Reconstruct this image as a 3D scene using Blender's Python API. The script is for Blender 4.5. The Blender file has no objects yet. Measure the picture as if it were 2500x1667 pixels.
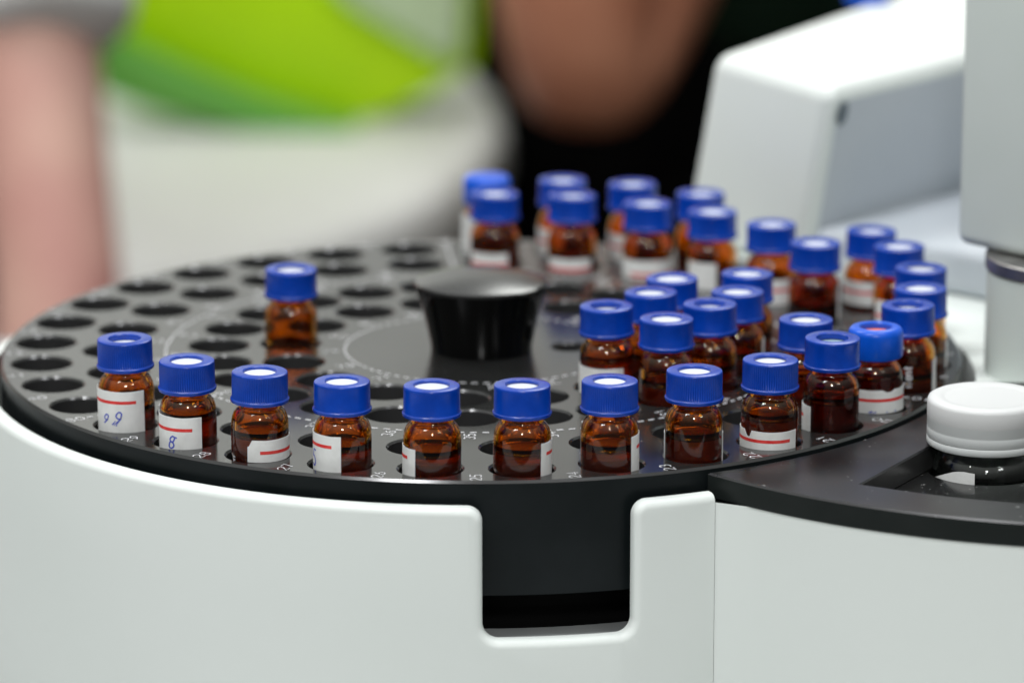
import bpy, bmesh, math, random
from math import sin, cos, pi, radians, sqrt
from mathutils import Vector, Matrix
random.seed(7)
sc = bpy.context.scene
COL = sc.collection
U = 0.097          # one unit of the layout = radius of the outer ring of holes, in metres
MM = 0.001

# ------------------------------------------------------------------ camera
cd = bpy.data.cameras.new('camera'); cam = bpy.data.objects.new('camera', cd); COL.objects.link(cam)
cam.location = (0.0701*U, -10.0722*U, 2.6004*U)
cam.rotation_euler = (pi/2-0.2512, 0, 0)
cd.sensor_width = 36; cd.lens = 160.1; cd.clip_start = 0.02; cd.clip_end = 30
cd.dof.use_dof = True; cd.dof.focus_distance = 9.52*U; cd.dof.aperture_fstop = 10.5
sc.camera = cam
CAMX, CAMY = cam.location.x, cam.location.y

# ------------------------------------------------------------------ world + lamps
w = bpy.data.worlds.new('World'); sc.world = w; w.use_nodes = True
nt = w.node_tree; nt.nodes.clear()
wo = nt.nodes.new('ShaderNodeOutputWorld'); bg = nt.nodes.new('ShaderNodeBackground')
tc = nt.nodes.new('ShaderNodeTexCoord'); sx = nt.nodes.new('ShaderNodeSeparateXYZ'); cr = nt.nodes.new('ShaderNodeValToRGB')
mr = nt.nodes.new('ShaderNodeMapRange'); mr.inputs[1].default_value = -1; mr.inputs[2].default_value = 1
nt.links.new(tc.outputs['Generated'], sx.inputs[0]); nt.links.new(sx.outputs[2], mr.inputs[0]); nt.links.new(mr.outputs[0], cr.inputs[0])
mx = nt.nodes.new('ShaderNodeMapRange'); mx.inputs[1].default_value = -1; mx.inputs[2].default_value = 1; mx.inputs[3].default_value = 1.25; mx.inputs[4].default_value = .68
vm = nt.nodes.new('ShaderNodeVectorMath'); vm.operation = 'SCALE'
nt.links.new(sx.outputs[0], mx.inputs[0]); nt.links.new(cr.outputs[0], vm.inputs[0]); nt.links.new(mx.outputs[0], vm.inputs['Scale']); nt.links.new(vm.outputs[0], bg.inputs[0]); nt.links.new(bg.outputs[0], wo.inputs[0])
e = cr.color_ramp.elements
e[0].position = 0; e[0].color = (.10, .105, .10, 1); e[1].position = 1; e[1].color = (1.0, 1.0, 1.0, 1)
for p_, c_ in ((.47, .13), (.60, .20), (.70, .42), (.82, .85)):
    a = e.new(p_); a.color = (c_, c_*1.03, c_, 1)
bg.inputs[1].default_value = 0.66

def area(name, loc, target, sx_, sy_, power, color=(1, 1, 1), shape='RECTANGLE', roll=0):
    l = bpy.data.lights.new(name, 'AREA'); l.shape = shape; l.size = sx_; l.size_y = sy_; l.energy = power; l.color = color
    o = bpy.data.objects.new(name, l); COL.objects.link(o); o.location = loc
    d = Vector(target)-Vector(loc); o.rotation_euler = (d.to_track_quat('-Z', 'Y').to_matrix().to_4x4() @ Matrix.Rotation(roll, 4, 'Z')).to_euler()
    return o
for i in range(3):       # three-tube ceiling fixture, upper left in front
    area('ceiling_tube', (-.52+.19*(i-1), -.67+.07*(i-1), 1.47), (0, -.1, 0), .10, .5, 4.6, (.97, .98, 1))
area('ceiling_spot', (.02, -1.42, .92), (0, -.1, 0), .16, .16, 6.0, (1, 1, 1), 'DISK')
area('ceiling_tube', (.85, -1.15, 1.15), (0, -.1, 0), .35, .045, 1.6, (1, 1, 1))
area('soft_panel', (.38, -.05, 1.7), (0, .1, 0), .45, .45, 8, (.95, .97, 1))
area('soft_panel', (.32, 1.45, 1.25), (0, .5, 0), .5, .5, 6, (.98, 1, .96))
area('soft_panel', (-.55, .5, 1.1), (-.1, 1.2, -.15), .4, .4, 8, (1, 1, .97))  # added fill aimed at the lime carrier, no fixture known there
area('wall_fill', (-1.0, 1.9, 1.3), (-1.0, 3.0, .5), .8, .3, 36, (1, 1, .97))  # added fill that brightens the wall the tray plate reflects

sc.view_settings.view_transform = 'Standard'; sc.view_settings.look = 'None'
sc.view_settings.exposure = 0.0; sc.view_settings.gamma = 1
try: sc.view_settings.use_curve_mapping = False
except Exception: pass
sc.cycles.use_denoising = True
sc.cycles.max_bounces = 24; sc.cycles.transmission_bounces = 20; sc.cycles.transparent_max_bounces = 16; sc.cycles.glossy_bounces = 8
sc.cycles.caustics_reflective = True; sc.cycles.caustics_refractive = True
sc.cycles.sample_clamp_indirect = 12

# ------------------------------------------------------------------ materials
def mat(name, color, rough=.4, spec=.5, metal=0, **k):
    m = bpy.data.materials.new(name); m.use_nodes = True
    b = m.node_tree.nodes['Principled BSDF']
    b.inputs['Base Color'].default_value = (*color, 1); b.inputs['Roughness'].default_value = rough
    b.inputs['Metallic'].default_value = metal; b.inputs['Specular IOR Level'].default_value = spec
    for kk, v in k.items():
        b.inputs[kk.replace('_', ' ')].default_value = v
    return m
def noisy(m, scale, c0, c1, bump=0, bscale=None, r0=None, r1=None, detail=4, lo=.35, hi=.65):
    """procedural wear: colour and roughness vary with object-space noise"""
    t = m.node_tree; b = t.nodes['Principled BSDF']
    tc = t.nodes.new('ShaderNodeTexCoord'); n = t.nodes.new('ShaderNodeTexNoise'); n.inputs['Scale'].default_value = scale
    n.inputs['Detail'].default_value = detail
    t.links.new(tc.outputs['Object'], n.inputs['Vector'])
    r = t.nodes.new('ShaderNodeValToRGB'); r.color_ramp.elements[0].position = lo; r.color_ramp.elements[1].position = hi
    r.color_ramp.elements[0].color = (*c0, 1); r.color_ramp.elements[1].color = (*c1, 1)
    t.links.new(n.outputs['Fac'], r.inputs[0]); t.links.new(r.outputs[0], b.inputs['Base Color'])
    if r0 is not None:
        q = t.nodes.new('ShaderNodeMapRange'); q.inputs[3].default_value = r0; q.inputs[4].default_value = r1
        t.links.new(n.outputs['Fac'], q.inputs[0]); t.links.new(q.outputs[0], b.inputs['Roughness'])
    if bump:
        n2 = t.nodes.new('ShaderNodeTexNoise'); n2.inputs['Scale'].default_value = bscale or scale*4; n2.inputs['Detail'].default_value = 3
        t.links.new(tc.outputs['Object'], n2.inputs['Vector'])
        bp = t.nodes.new('ShaderNodeBump'); bp.inputs['Strength'].default_value = bump; bp.inputs['Distance'].default_value = .0002
        t.links.new(n2.outputs['Fac'], bp.inputs['Height']); t.links.new(bp.outputs[0], b.inputs['Normal'])
    return m
def dusty(m, base, dens=.705, scale=330, ra=.13, rb=.22):
    """black anodised metal with fine dust specks"""
    t = m.node_tree; b = t.nodes['Principled BSDF']
    tc = t.nodes.new('ShaderNodeTexCoord')
    n = t.nodes.new('ShaderNodeTexNoise'); n.inputs['Scale'].default_value = scale; n.inputs['Detail'].default_value = 2
    n3 = t.nodes.new('ShaderNodeTexNoise'); n3.inputs['Scale'].default_value = 18; n3.inputs['Detail'].default_value = 3
    t.links.new(tc.outputs['Object'], n.inputs['Vector']); t.links.new(tc.outputs['Object'], n3.inputs['Vector'])
    r = t.nodes.new('ShaderNodeValToRGB'); r.color_ramp.elements[0].position = dens; r.color_ramp.elements[1].position = dens+.04
    r.color_ramp.elements[0].color = (*base, 1); r.color_ramp.elements[1].color = (.35, .35, .34, 1)
    t.links.new(n.outputs['Fac'], r.inputs[0]); t.links.new(r.outputs[0], b.inputs['Base Color'])
    q = t.nodes.new('ShaderNodeMapRange'); q.inputs[1].default_value = .3; q.inputs[2].default_value = .7
    q.inputs[3].default_value = ra; q.inputs[4].default_value = rb
    t.links.new(n3.outputs['Fac'], q.inputs[0]); t.links.new(q.outputs[0], b.inputs['Roughness'])
    return m

M = {}
M['plate'] = dusty(mat('black_anodised_plate', (.03, .03, .03), .17, .9), (.014, .0145, .014), .74, 700)
M['hole'] = mat('hole_wall', (.028, .028, .028), .3, .9)
M['drum'] = noisy(mat('brushed_drum', (.008, .010, .011), .40, .2), 60, (.005, .0075, .008), (.009, .012, .013), r0=.3, r1=.45)
M['plat'] = dusty(mat('black_platform', (.014, .014, .015), .2, .5), (.010, .010, .011), .725, 800, .24, .36)
M['platside'] = noisy(mat('black_platform_edge', (.01, .012, .011), .45, .25), 90, (.007, .010, .009), (.011, .014, .013))
M['lower'] = dusty(mat('lower_tray_black', (.012, .013, .013), .22, .45), (.013, .013, .013), .70, 1100)
M['shell'] = noisy(mat('white_powder_coat', (.70, .73, .71), .42, .35), 9, (.73, .775, .74), (.75, .79, .76), r0=.34, r1=.5)
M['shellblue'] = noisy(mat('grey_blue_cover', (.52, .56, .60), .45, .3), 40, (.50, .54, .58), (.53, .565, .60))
M['shellgreen'] = noisy(mat('pale_green_white_cover', (.60, .66, .62), .45, .3), 40, (.60, .655, .615), (.62, .67, .635))
M['white'] = noisy(mat('white_print', (.72, .73, .74), .6), 900, (.5, .51, .52), (.8, .8, .82), lo=.3, hi=.5)
M['knob'] = mat('glossy_black_knob', (.002, .002, .002), .06, .25)
M['knobtop'] = mat('satin_black_knob_top', (.014, .014, .014), .26, 1.0)
def glass(name, color, ior=1.5, rough=0.03, haze=None, hf=0):
    """tinted glass: white Fresnel reflection over coloured refraction"""
    m = bpy.data.materials.new(name); m.use_nodes = True; t = m.node_tree; t.nodes.clear()
    o = t.nodes.new('ShaderNodeOutputMaterial')
    rf = t.nodes.new('ShaderNodeBsdfRefraction'); rf.inputs['Color'].default_value = (*color, 1); rf.inputs['IOR'].default_value = ior; rf.inputs['Roughness'].default_value = 0.0
    gl = t.nodes.new('ShaderNodeBsdfGlossy'); gl.inputs['Color'].default_value = (1, 1, 1, 1); gl.inputs['Roughness'].default_value = rough
    fr = t.nodes.new('ShaderNodeFresnel'); fr.inputs['IOR'].default_value = ior
    g = t.nodes.new('ShaderNodeMixShader'); t.links.new(fr.outputs[0], g.inputs[0]); t.links.new(rf.outputs[0], g.inputs[1]); t.links.new(gl.outputs[0], g.inputs[2])
    if haze:
        d = t.nodes.new('ShaderNodeBsdfTranslucent'); d.inputs['Color'].default_value = (*haze, 1)
        d2 = t.nodes.new('ShaderNodeBsdfDiffuse'); d2.inputs['Color'].default_value = (*haze, 1)
        m1 = t.nodes.new('ShaderNodeMixShader'); m1.inputs[0].default_value = .5; t.links.new(d.outputs[0], m1.inputs[1]); t.links.new(d2.outputs[0], m1.inputs[2])
        m2 = t.nodes.new('ShaderNodeMixShader'); m2.inputs[0].default_value = hf; t.links.new(g.outputs[0], m2.inputs[1]); t.links.new(m1.outputs[0], m2.inputs[2])
        t.links.new(m2.outputs[0], o.inputs[0]); return m
    t.links.new(g.outputs[0], o.inputs[0]); return m
M['amber'] = glass('amber_glass', (.94, .60, .13), 1.5)
M['amber_dark'] = glass('dark_amber_glass', (.84, .42, .12), 1.5)
M['clear'] = glass('clear_glass', (.95, .98, .96), 1.5)
M['liquid'] = glass('amber_liquid', (.92, .46, .13), 1.36, 0, (.32, .095, .010), .36)
M['liquid_dark'] = glass('dark_red_liquid', (.66, .22, .07), 1.36, 0, (.24, .045, .008), .42)
M['meniscus'] = glass('painted_meniscus_band', (.30, .10, .03), 1.36)  # dark colour painted in for the band that total reflection makes at the surface
M['cap'] = noisy(mat('blue_plastic_cap', (.0005, .040, .34), .26, .45), 300, (.0003, .036, .31), (.0008, .046, .38), bump=.15, bscale=2500)
M['capb'] = noisy(mat('bright_blue_plastic_cap', (.002, .085, .58), .3, .4), 300, (.001, .078, .53), (.003, .095, .64))
M['septum'] = mat('white_septum', (.60, .63, .70), .5)
M['septum_red'] = mat('red_septum', (.85, .22, .12), .5)
M['septum_grey'] = mat('grey_septum', (.30, .42, .48), .5)
M['paper'] = noisy(mat('label_paper', (.74, .75, .73), .75, .2), 260, (.70, .71, .69), (.78, .79, .77), bump=.4, bscale=700)
M['red'] = noisy(mat('red_print', (.70, .035, .03), .6, .3), 900, (.66, .03, .03), (.75, .07, .06))
M['ink'] = mat('blue_ink', (.09, .12, .50), .6, .2)
M['capw'] = mat('translucent_white_cap', (.80, .81, .80), .45, .5, Transmission_Weight=.2)
M['caps'] = mat('translucent_skirt', (.80, .83, .82), .38, .5, Transmission_Weight=.28)
M['steel'] = noisy(mat('brushed_steel', (.5, .48, .48), .4, .5, 1), 150, (.22, .21, .205), (.42, .41, .40), r0=.35, r1=.5)
M['dark'] = mat('dark_recess', (.004, .004, .004), .7, .1)
M['floorgrey'] = noisy(mat('grey_inner_floor', (.4, .42, .42), .4), 80, (.38, .40, .40), (.42, .44, .44))

# ------------------------------------------------------------------ helpers
def obj(name, bm, mats, parent=None, smooth=True, angle=35):
    me = bpy.data.meshes.new(name); bm.normal_update(); bm.to_mesh(me); bm.free()
    for m in (mats if isinstance(mats, (list, tuple)) else [mats]): me.materials.append(m)
    o = bpy.data.objects.new(name, me); COL.objects.link(o); o.parent = parent
    if smooth:
        me.shade_smooth() if hasattr(me, 'shade_smooth') else None
        if angle and angle < 180: 
            try: me.set_sharp_from_angle(angle=radians(angle))
            except Exception: pass
    return o
def empty(name, loc=(0, 0, 0)):
    o = bpy.data.objects.new(name, None); COL.objects.link(o); o.location = loc; o.empty_display_size = .005; return o
def tag(o, label=None, cat=None, group=None, kind=None):
    if label: o['label'] = label
    if cat: o['category'] = cat
    if group: o['group'] = group
    if kind: o['kind'] = kind
    return o
def lathe(bm, prof, seg=64, c=(0, 0), s=1.0, closed=False, mi=0, rfun=None, a0=0, a1=2*pi):
    """prof: list of (r, z); full turn about a vertical axis at c"""
    full = abs(a1-a0-2*pi) < 1e-6; n = seg if full else seg+1
    rings = []
    for j, (r, z) in enumerate(prof):
        if r < 1e-9 and full:
            rings.append([bm.verts.new((c[0], c[1], z*s))]); continue
        ring = []
        for i in range(n):
            a = a0+(a1-a0)*i/seg; rr = r+(rfun(j, i) if rfun else 0)
            ring.append(bm.verts.new((c[0]+rr*s*cos(a), c[1]+rr*s*sin(a), z*s)))
        rings.append(ring)
    pairs = list(zip(rings[:-1], rings[1:]))
    if closed: pairs.append((rings[-1], rings[0]))
    for A, B in pairs:
        for i in range(seg):
            k = (i+1) % n if full else i+1
            if len(A) == 1 and len(B) == 1: continue
            if len(A) == 1: f = bm.faces.new((A[0], B[k], B[i]))
            elif len(B) == 1: f = bm.faces.new((A[i], A[k], B[0]))
            else: f = bm.faces.new((A[i], A[k], B[k], B[i]))
            f.material_index = mi
    return bm
def fixn(bm): bmesh.ops.recalc_face_normals(bm, faces=bm.faces[:]); return bm
def prism(pts, z0, z1, bm=None, mi=0):
    bm = bm or bmesh.new()
    b = [bm.verts.new((x, y, z0)) for x, y in pts]; t = [bm.verts.new((x, y, z1)) for x, y in pts]
    bm.faces.new(b[::-1]).material_index = mi; bm.faces.new(t).material_index = mi
    for i in range(len(pts)):
        k = (i+1) % len(pts); bm.faces.new((b[i], b[k], t[k], t[i])).material_index = mi
    return bm
def hull8(bot, top):
    bm = bmesh.new(); b = [bm.verts.new(v) for v in bot]; t = [bm.verts.new(v) for v in top]; n = len(b)
    bm.faces.new(b[::-1]); bm.faces.new(t)
    for i in range(n): k = (i+1) % n; bm.faces.new((b[i], b[k], t[k], t[i]))
    return fixn(bm)
def bevel(bm, w_, seg=5, ang=30):
    bm.normal_update()
    ed = [e for e in bm.edges if len(e.link_faces) == 2 and e.calc_face_angle(0) > radians(ang)]
    bmesh.ops.bevel(bm, geom=ed, offset=w_, segments=seg, profile=.5, affect='EDGES', clamp_overlap=True); return bm

# digits as pen strokes on a 0..0.62 x 0..1 cell
def arc(cx, cy, rx, ry, a0, a1, n=10): return [(cx+rx*cos(radians(a0+(a1-a0)*i/n)), cy+ry*sin(radians(a0+(a1-a0)*i/n))) for i in range(n+1)]
DIG = {
 '0': [arc(.31, .5, .29, .48, 90, 450, 18)],
 '1': [[(.12, .76), (.34, 1), (.34, 0)]],
 '2': [arc(.31, .71, .27, .27, 165, -25, 9)+[(.02, .02), (.6, .02)]],
 '3': [arc(.30, .74, .25, .24, 150, -85, 9)+arc(.30, .26, .28, .26, 85, -150, 9)],
 '4': [[(.45, 0), (.45, 1), (.02, .30), (.62, .30)]],
 '5': [[(.55, 1), (.12, 1), (.06, .55)]+arc(.29, .32, .29, .30, 125, -145, 10)],
 '6': [[(.48, .98), (.2, .72), (.06, .42)]+arc(.31, .29, .27, .27, 165, -190, 14)],
 '7': [[(.02, 1), (.6, 1), (.22, 0)]],
 '8': [arc(.31, .75, .23, .23, 90, 450, 14), arc(.31, .27, .28, .26, 90, 450, 14)],
 '9': [arc(.31, .71, .27, .27, -10, 345, 14)+[(.52, .5), (.16, .02)]],
}
def ribbon(bm, pts, wd, fmap, mi=0):
    """a flat pen stroke; fmap maps local 2-D to a point in space"""
    P = [Vector(p) for p in pts]; L = []
    for i, p in enumerate(P):
        d = (P[min(i+1, len(P)-1)]-P[max(i-1, 0)]); d = d.normalized() if d.length > 1e-9 else Vector((1, 0)); n = Vector((-d.y, d.x))*wd/2
        L.append((bm.verts.new(fmap(p+n)), bm.verts.new(fmap(p-n))))
    for A, B in zip(L[:-1], L[1:]):
        bm.faces.new((A[0], A[1], B[1], B[0])).material_index = mi

# ------------------------------------------------------------------ ring layout of the tray (radius, first hole angle, count)
RING = {1: (1.0, 5.225, 33), 2: (.8386, 4.766, 27), 3: (.6009, 12.605, 24), 4: (.4398, 16.459, 16)}
def hole_xy(r, k):
    R, a, n = RING[r]; th = radians(a-360*k/n); return R*U*sin(th), -R*U*cos(th)

# ------------------------------------------------------------------ setting: wall, floor
wl = prism([(-3, 3.0), (3, 3.0), (3, 3.1), (-3, 3.1)], -.9, 1.5)
tag(obj('wall', wl, noisy(mat('room_wall', (.55, .56, .54), .7), 3, (.52, .53, .51), (.58, .59, .57)), smooth=False), kind='structure')
fl = prism([(-3, -1.5), (3, -1.5), (3, 3.0), (-3, 3.0)], -.95, -.9)
tag(obj('floor', fl, noisy(mat('room_floor', (.06, .06, .05), .5), 5, (.045, .045, .038), (.075, .075, .065)), smooth=False), kind='structure')

# ------------------------------------------------------------------ instrument housing
HZ = -.043
PLC = (1.376, -.164); PLR = 1.2235
ZB = -.72
instr = empty('analyzer_housing', (0, 0, ZB*U))
tag(instr, 'white curved analyzer body with a square notch under the round black vial tray', 'instrument')
instr_off = Vector((0, 0, -ZB*U))
def hpart(name, bm, m, smooth=True, angle=35):
    o = obj(name, bm, m, instr, smooth, angle); o.location = instr_off; return o
# curved front wall, built flat (angle, height, depth) with filleted edges and then rolled round the tray
def curved_wall():
    RO = 1.15; rho = .017; th_l = -235.0; th_r = 25.2
    def s(thdeg): return radians(thdeg)*RO
    top = HZ; nb = -.3265; nl, nr = s(.45), s(16.3)
    def arcp(cx, cz, r, a0, a1, n=8): return [(cx+r*cos(radians(a0+(a1-a0)*i/n)), cz+r*sin(radians(a0+(a1-a0)*i/n))) for i in range(n+1)]
    rc, rb = .032, .034
    path = [(s(th_l), top)]
    path += arcp(nl-rc, top-rc, rc, 90, 0)
    path += arcp(nl+rb, nb+rb, rb, 180, 270)
    path += arcp(nr-rb, nb+rb, rb, 270, 360)
    path += arcp(nr+rc, top-rc, rc, 180, 90)
    path += [(s(th_r), top)]
    n = len(path); bm = bmesh.new()
    nor = []
    for i in range(n):
        d = Vector(path[min(i+1, n-1)])-Vector(path[max(i-1, 0)]); d.normalize(); nor.append(Vector((d.y, -d.x)))
    nor[0] = Vector((0, -1)); nor[-1] = Vector((0, -1))
    ms = []
    for i in range(n):
        ms.append(1.0)
    rows = []
    K = 7
    levels = [(0, .030), (0, .022)]+[(rho*(1-cos(pi/2*j/K)), rho*(1-sin(pi/2*j/K))) for j in range(K+1)]
    for d, dep in levels:
        rows.append([bm.verts.new((path[i][0]+nor[i].x*d, dep, path[i][1]+nor[i].y*d)) for i in range(n)])
    for A, B in zip(rows[:-1], rows[1:]):
        for i in range(n-1): bm.faces.new((A[i], A[i+1], B[i+1], B[i]))
    last = rows[-1]
    bl = bm.verts.new((s(th_l), 0, ZB)); br = bm.verts.new((s(th_r), 0, ZB))
    loop = last+[br, bl]
    edges = []
    for i in range(len(loop)):
        a_, b_ = loop[i], loop[(i+1) % len(loop)]
        edges.append(bm.edges.get((a_, b_)) or bm.edges.new((a_, b_)))
    bmesh.ops.triangle_fill(bm, edges=edges, use_beauty=True, normal=(0, -1, 0))
    x = s(th_l)+.02
    while x < s(th_r)-.005:
        bmesh.ops.bisect_plane(bm, geom=bm.verts[:]+bm.edges[:]+bm.faces[:], plane_co=(x, 0, 0), plane_no=(1, 0, 0), dist=1e-6); x += .02
    for v in bm.verts:
        th = v.co.x/RO; r = RO-v.co.y; v.co = Vector((r*sin(th), -r*cos(th), v.co.z))*U
    bmesh.ops.recalc_face_normals(bm, faces=bm.faces[:])
    return bm
hpart('front_shell', curved_wall(), M['shell'], True, 60)
# right-hand curved shell below the black platform
bm = bmesh.new()
def plat_th(a): return (PLC[0]+sin(a), PLC[1]-cos(a))
pts = [(1.1485*sin(radians(25.25))*U, -1.1485*cos(radians(25.25))*U)]
for i in range(60):
    a = radians(-42.0+i*2.0); pts.append(((PLC[0]+1.221*sin(a))*U, (PLC[1]-1.221*cos(a))*U))
for (A, B) in zip(pts[:-1], pts[1:]):
    q = [bm.verts.new((A[0], A[1], ZB*U)), bm.verts.new((B[0], B[1], ZB*U)), bm.verts.new((B[0], B[1], -.0605*U)), bm.verts.new((A[0], A[1], -.0605*U))]
    bm.faces.new(q)
bmesh.ops.remove_doubles(bm, verts=bm.verts[:], dist=1e-7)
hpart('side_shell', fixn(bm), M['shellgreen'] if False else M['shell'])
# white deck round the tray, behind the platform
deck = []
for i in range(0, 44):
    a = radians(62+i*2.0); deck.append((1.125*sin(a), -1.125*cos(a)))
deck += [(.61, 1.2), (.61, 1.7), (2.9, 1.9), (2.9, -.26), (1.30, -.26)]
deck = [(x*U, y*U) for x, y in deck]
hpart('deck', fixn(prism(deck, -.13*U, HZ*U)), M['shell'], False)
# notch interior: inner floor and core painted near-black for the shadow behind it
bm = bmesh.new(); lathe(bm, [(1.005, -.345), (1.118, -.345), (1.118, -.37), (1.005, -.37)], 128, s=U, closed=True)
hpart('notch_floor', fixn(bm), M['floorgrey'])
bm = bmesh.new(); lathe(bm, [(.98, -.2), (.98, -.66), (1.10, -.66)], 96, s=U)
hpart('inner_well', fixn(bm), M['dark'])
bm = bmesh.new(); lathe(bm, [(1.124, -.075), (1.124, -.66)], 96, s=U, a0=radians(-48), a1=radians(-350+180-0)+pi*0) if False else lathe(bm, [(1.122, -.12), (1.122, -.33)], 40, s=U, a0=radians(-68), a1=radians(-40))
hpart('well_lining', fixn(bm), M['dark'])

# black side platform with a sunken bay
plat = empty('bottle_platform', (PLC[0]*U*.8, -.8*U, -.06*U))
tag(plat, 'black side platform with a sunken bay holding the white-capped bottle', 'platform')
poff = -Vector(plat.location)
ZT = -.010
outer = []
RC = 1.101
P0a = None
# arc of the platform front edge from the corner on the tray circle to far right
arcpts = [(PLC[0]+PLR*sin(radians(-48.3+i*1.5)), PLC[1]-PLR*cos(radians(-48.3+i*1.5))) for i in range(0, 62)]
arcpts = [q for q in arcpts if sqrt(q[0]**2+q[1]**2) > RC+.004 and q[1] < -.262]
corner_th = math.atan2(arcpts[0][0], -arcpts[0][1])
bite = []
th_end = math.acos(.262/RC)
n = 50
for i in range(n+1):
    th = th_end+(corner_th-.003-th_end)*i/n; bite.append((RC*sin(th), -RC*cos(th)))
outline = bite+arcpts+[(arcpts[-1][0], -.262)]
# bay cut-out (sector with a straight left edge and an arc parallel to the platform edge)
bay = []
e0 = (.800, -1.078); e1 = (1.03, -.655)
bay_arc = [(PLC[0]+1.085*sin(radians(a)), PLC[1]-1.085*cos(radians(a))) for a in [-32+2*i for i in range(0, 32)]]
bay_arc = [q for q in bay_arc if q[0] > .803]
bay = [(.786, -1.078)]+bay_arc+[(bay_arc[-1][0], -.62), (1.055, -.62)]
def plate_with_holes(outer, holes, z, thick, ch, mi_top=0, mi_side=1, mi_hole=2, sc_=U):
    bm = bmesh.new(); edges = []
    def loop(pts, zz): return [bm.verts.new((x*sc_, y*sc_, zz*sc_)) for x, y in pts]
    def inset(pts, d):
        out = []; n = len(pts)
        for i in range(n):
            a_ = Vector(pts[i-1]); b_ = Vector(pts[i]); c_ = Vector(pts[(i+1) % n])
            d1 = (b_-a_); d2 = (c_-b_)
            n1 = Vector((-d1.y, d1.x)).normalized(); n2 = Vector((-d2.y, d2.x)).normalized(); nn = (n1+n2); 
            nn = nn.normalized() if nn.length > 1e-6 else n1
            kk = 1/max(.4, nn.dot(n1)); p_ = b_+nn*d*kk; out.append((p_.x, p_.y))
        return out
    def area_(pts): return sum(pts[i-1][0]*pts[i][1]-pts[i][0]*pts[i-1][1] for i in range(len(pts)))
    if area_(outer) < 0: outer = outer[::-1]
    o = loop(inset(outer, ch), z)
    for i in range(len(o)): edges.append(bm.edges.new((o[i], o[(i+1) % len(o)])))
    o2 = loop(outer, z-ch); o3 = loop(outer, z-thick)
    side = []
    for A, B in ((o, o2), (o2, o3)):
        for i in range(len(o)):
            k = (i+1) % len(o); f = bm.faces.new((A[i], B[i], B[k], A[k])); f.material_index = mi_side if A is o2 else mi_top
    for h, depth, floor in holes:
        if area_(h) > 0: h = h[::-1]
        h0 = loop(inset(h, ch*.8), z)
        for i in range(len(h)): edges.append(bm.edges.new((h0[i], h0[(i+1) % len(h)])))
        h1 = loop(h, z-ch*.8); h2 = loop(h, z-depth)
        for A, B in ((h0, h1), (h1, h2)):
            for i in range(len(h)):
                k = (i+1) % len(h); f = bm.faces.new((A[i], B[i], B[k], A[k])); f.material_index = mi_hole if A is h1 else mi_top
        if floor: bm.faces.new(h2).material_index = mi_hole
    r = bmesh.ops.triangle_fill(bm, edges=edges, use_beauty=True, normal=(0, 0, 1))
    bmesh.ops.recalc_face_normals(bm, faces=bm.faces[:])
    return bm
bm = plate_with_holes(outline, [(bay, .05, False)], ZT, .050, .004)
o = obj('platform_plate', bm, [M['plat'], M['platside'], M['hole']], plat, True, 25); o.location = poff
bx, by = 1.074, -.785           # bottle centre
def circ(cx, cy, r, n=56): return [(cx+r*cos(2*pi*i/n), cy+r*sin(2*pi*i/n)) for i in range(n)]
lowo = [(.60, -1.20), (1.0, -1.27), (1.5, -1.25), (1.9, -.9), (1.9, -.5), (.95, -.5), (.60, -.98)]
bm = plate_with_holes([(.775, -1.10), (1.0, -1.222), (1.38, -1.25), (1.62, -1.2), (1.62, -.60), (1.03, -.60)], [(circ(bx, by, .125), .05, False)], -.062, .008, .002)
o = obj('bay_floor', bm, [M['lower'], M['platside'], M['hole']], plat, True, 25); o.location = poff
bm = bmesh.new(); lathe(bm, [(.0, -.2415), (.16, -.2415), (.16, -.071)], 48, (bx*U, by*U), U)
o = obj('bay_socket', fixn(bm), M['dark'], plat); o.location = poff

# ------------------------------------------------------------------ big white-capped bottle
def in_mm(pr): return [(r*MM, z*MM) for r, z in pr]
bot = empty('reagent_bottle', (bx*U, by*U, -23.3*MM))
tag(bot, 'clear glass bottle with a wide translucent white cap, standing in the black side platform', 'bottle')
off = Vector((0, 0, 22*MM))
gp = [(0, -22), (10, -22), (11.0, -21), (11.0, -4.2), (10.75, -2.8), (10.0, -1.4), (9.1, -.5), (8.5, .3), (8.4, 1.2), (8.4, 7.5), (7.3, 7.5), (7.3, .4), (7.8, -.9), (9.2, -2.3), (9.9, -4.2), (9.9, -20), (9.2, -20.8), (0, -20.8)]
bm = bmesh.new(); lathe(bm, in_mm(gp), 96); o = obj('glass_body', fixn(bm), M['clear'], bot, True, 50); o.location = off
CT = 10.9
bm = bmesh.new()
lathe(bm, in_mm([(0, CT-.25), (8.6, CT-.25), (8.9, CT-.22), (9.3, CT), (11.3, CT), (12.0, CT-.35), (12.25, CT-1.0), (12.25, CT-4.1)]), 96)
lathe(bm, in_mm([(12.25, CT-4.1), (12.2, CT-4.25), (12.22, CT-6.0), (12.16, CT-6.15), (12.22, CT-6.3), (12.22, CT-8.1), (12.1, CT-8.25), (12.26, CT-8.45), (12.26, CT-9.5), (12.05, CT-9.8), (10.2, CT-9.8), (10.2, CT-1.4), (0, CT-1.4)]), 96, mi=1)
bmesh.ops.remove_doubles(bm, verts=bm.verts[:], dist=1e-7)
o = obj('screw_cap', fixn(bm), [M['capw'], M['caps']], bot, True, 50); o.location = off
camdir = math.atan2(CAMX-bx*U, -(CAMY-by*U))     # azimuth of the camera seen from the bottle
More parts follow.
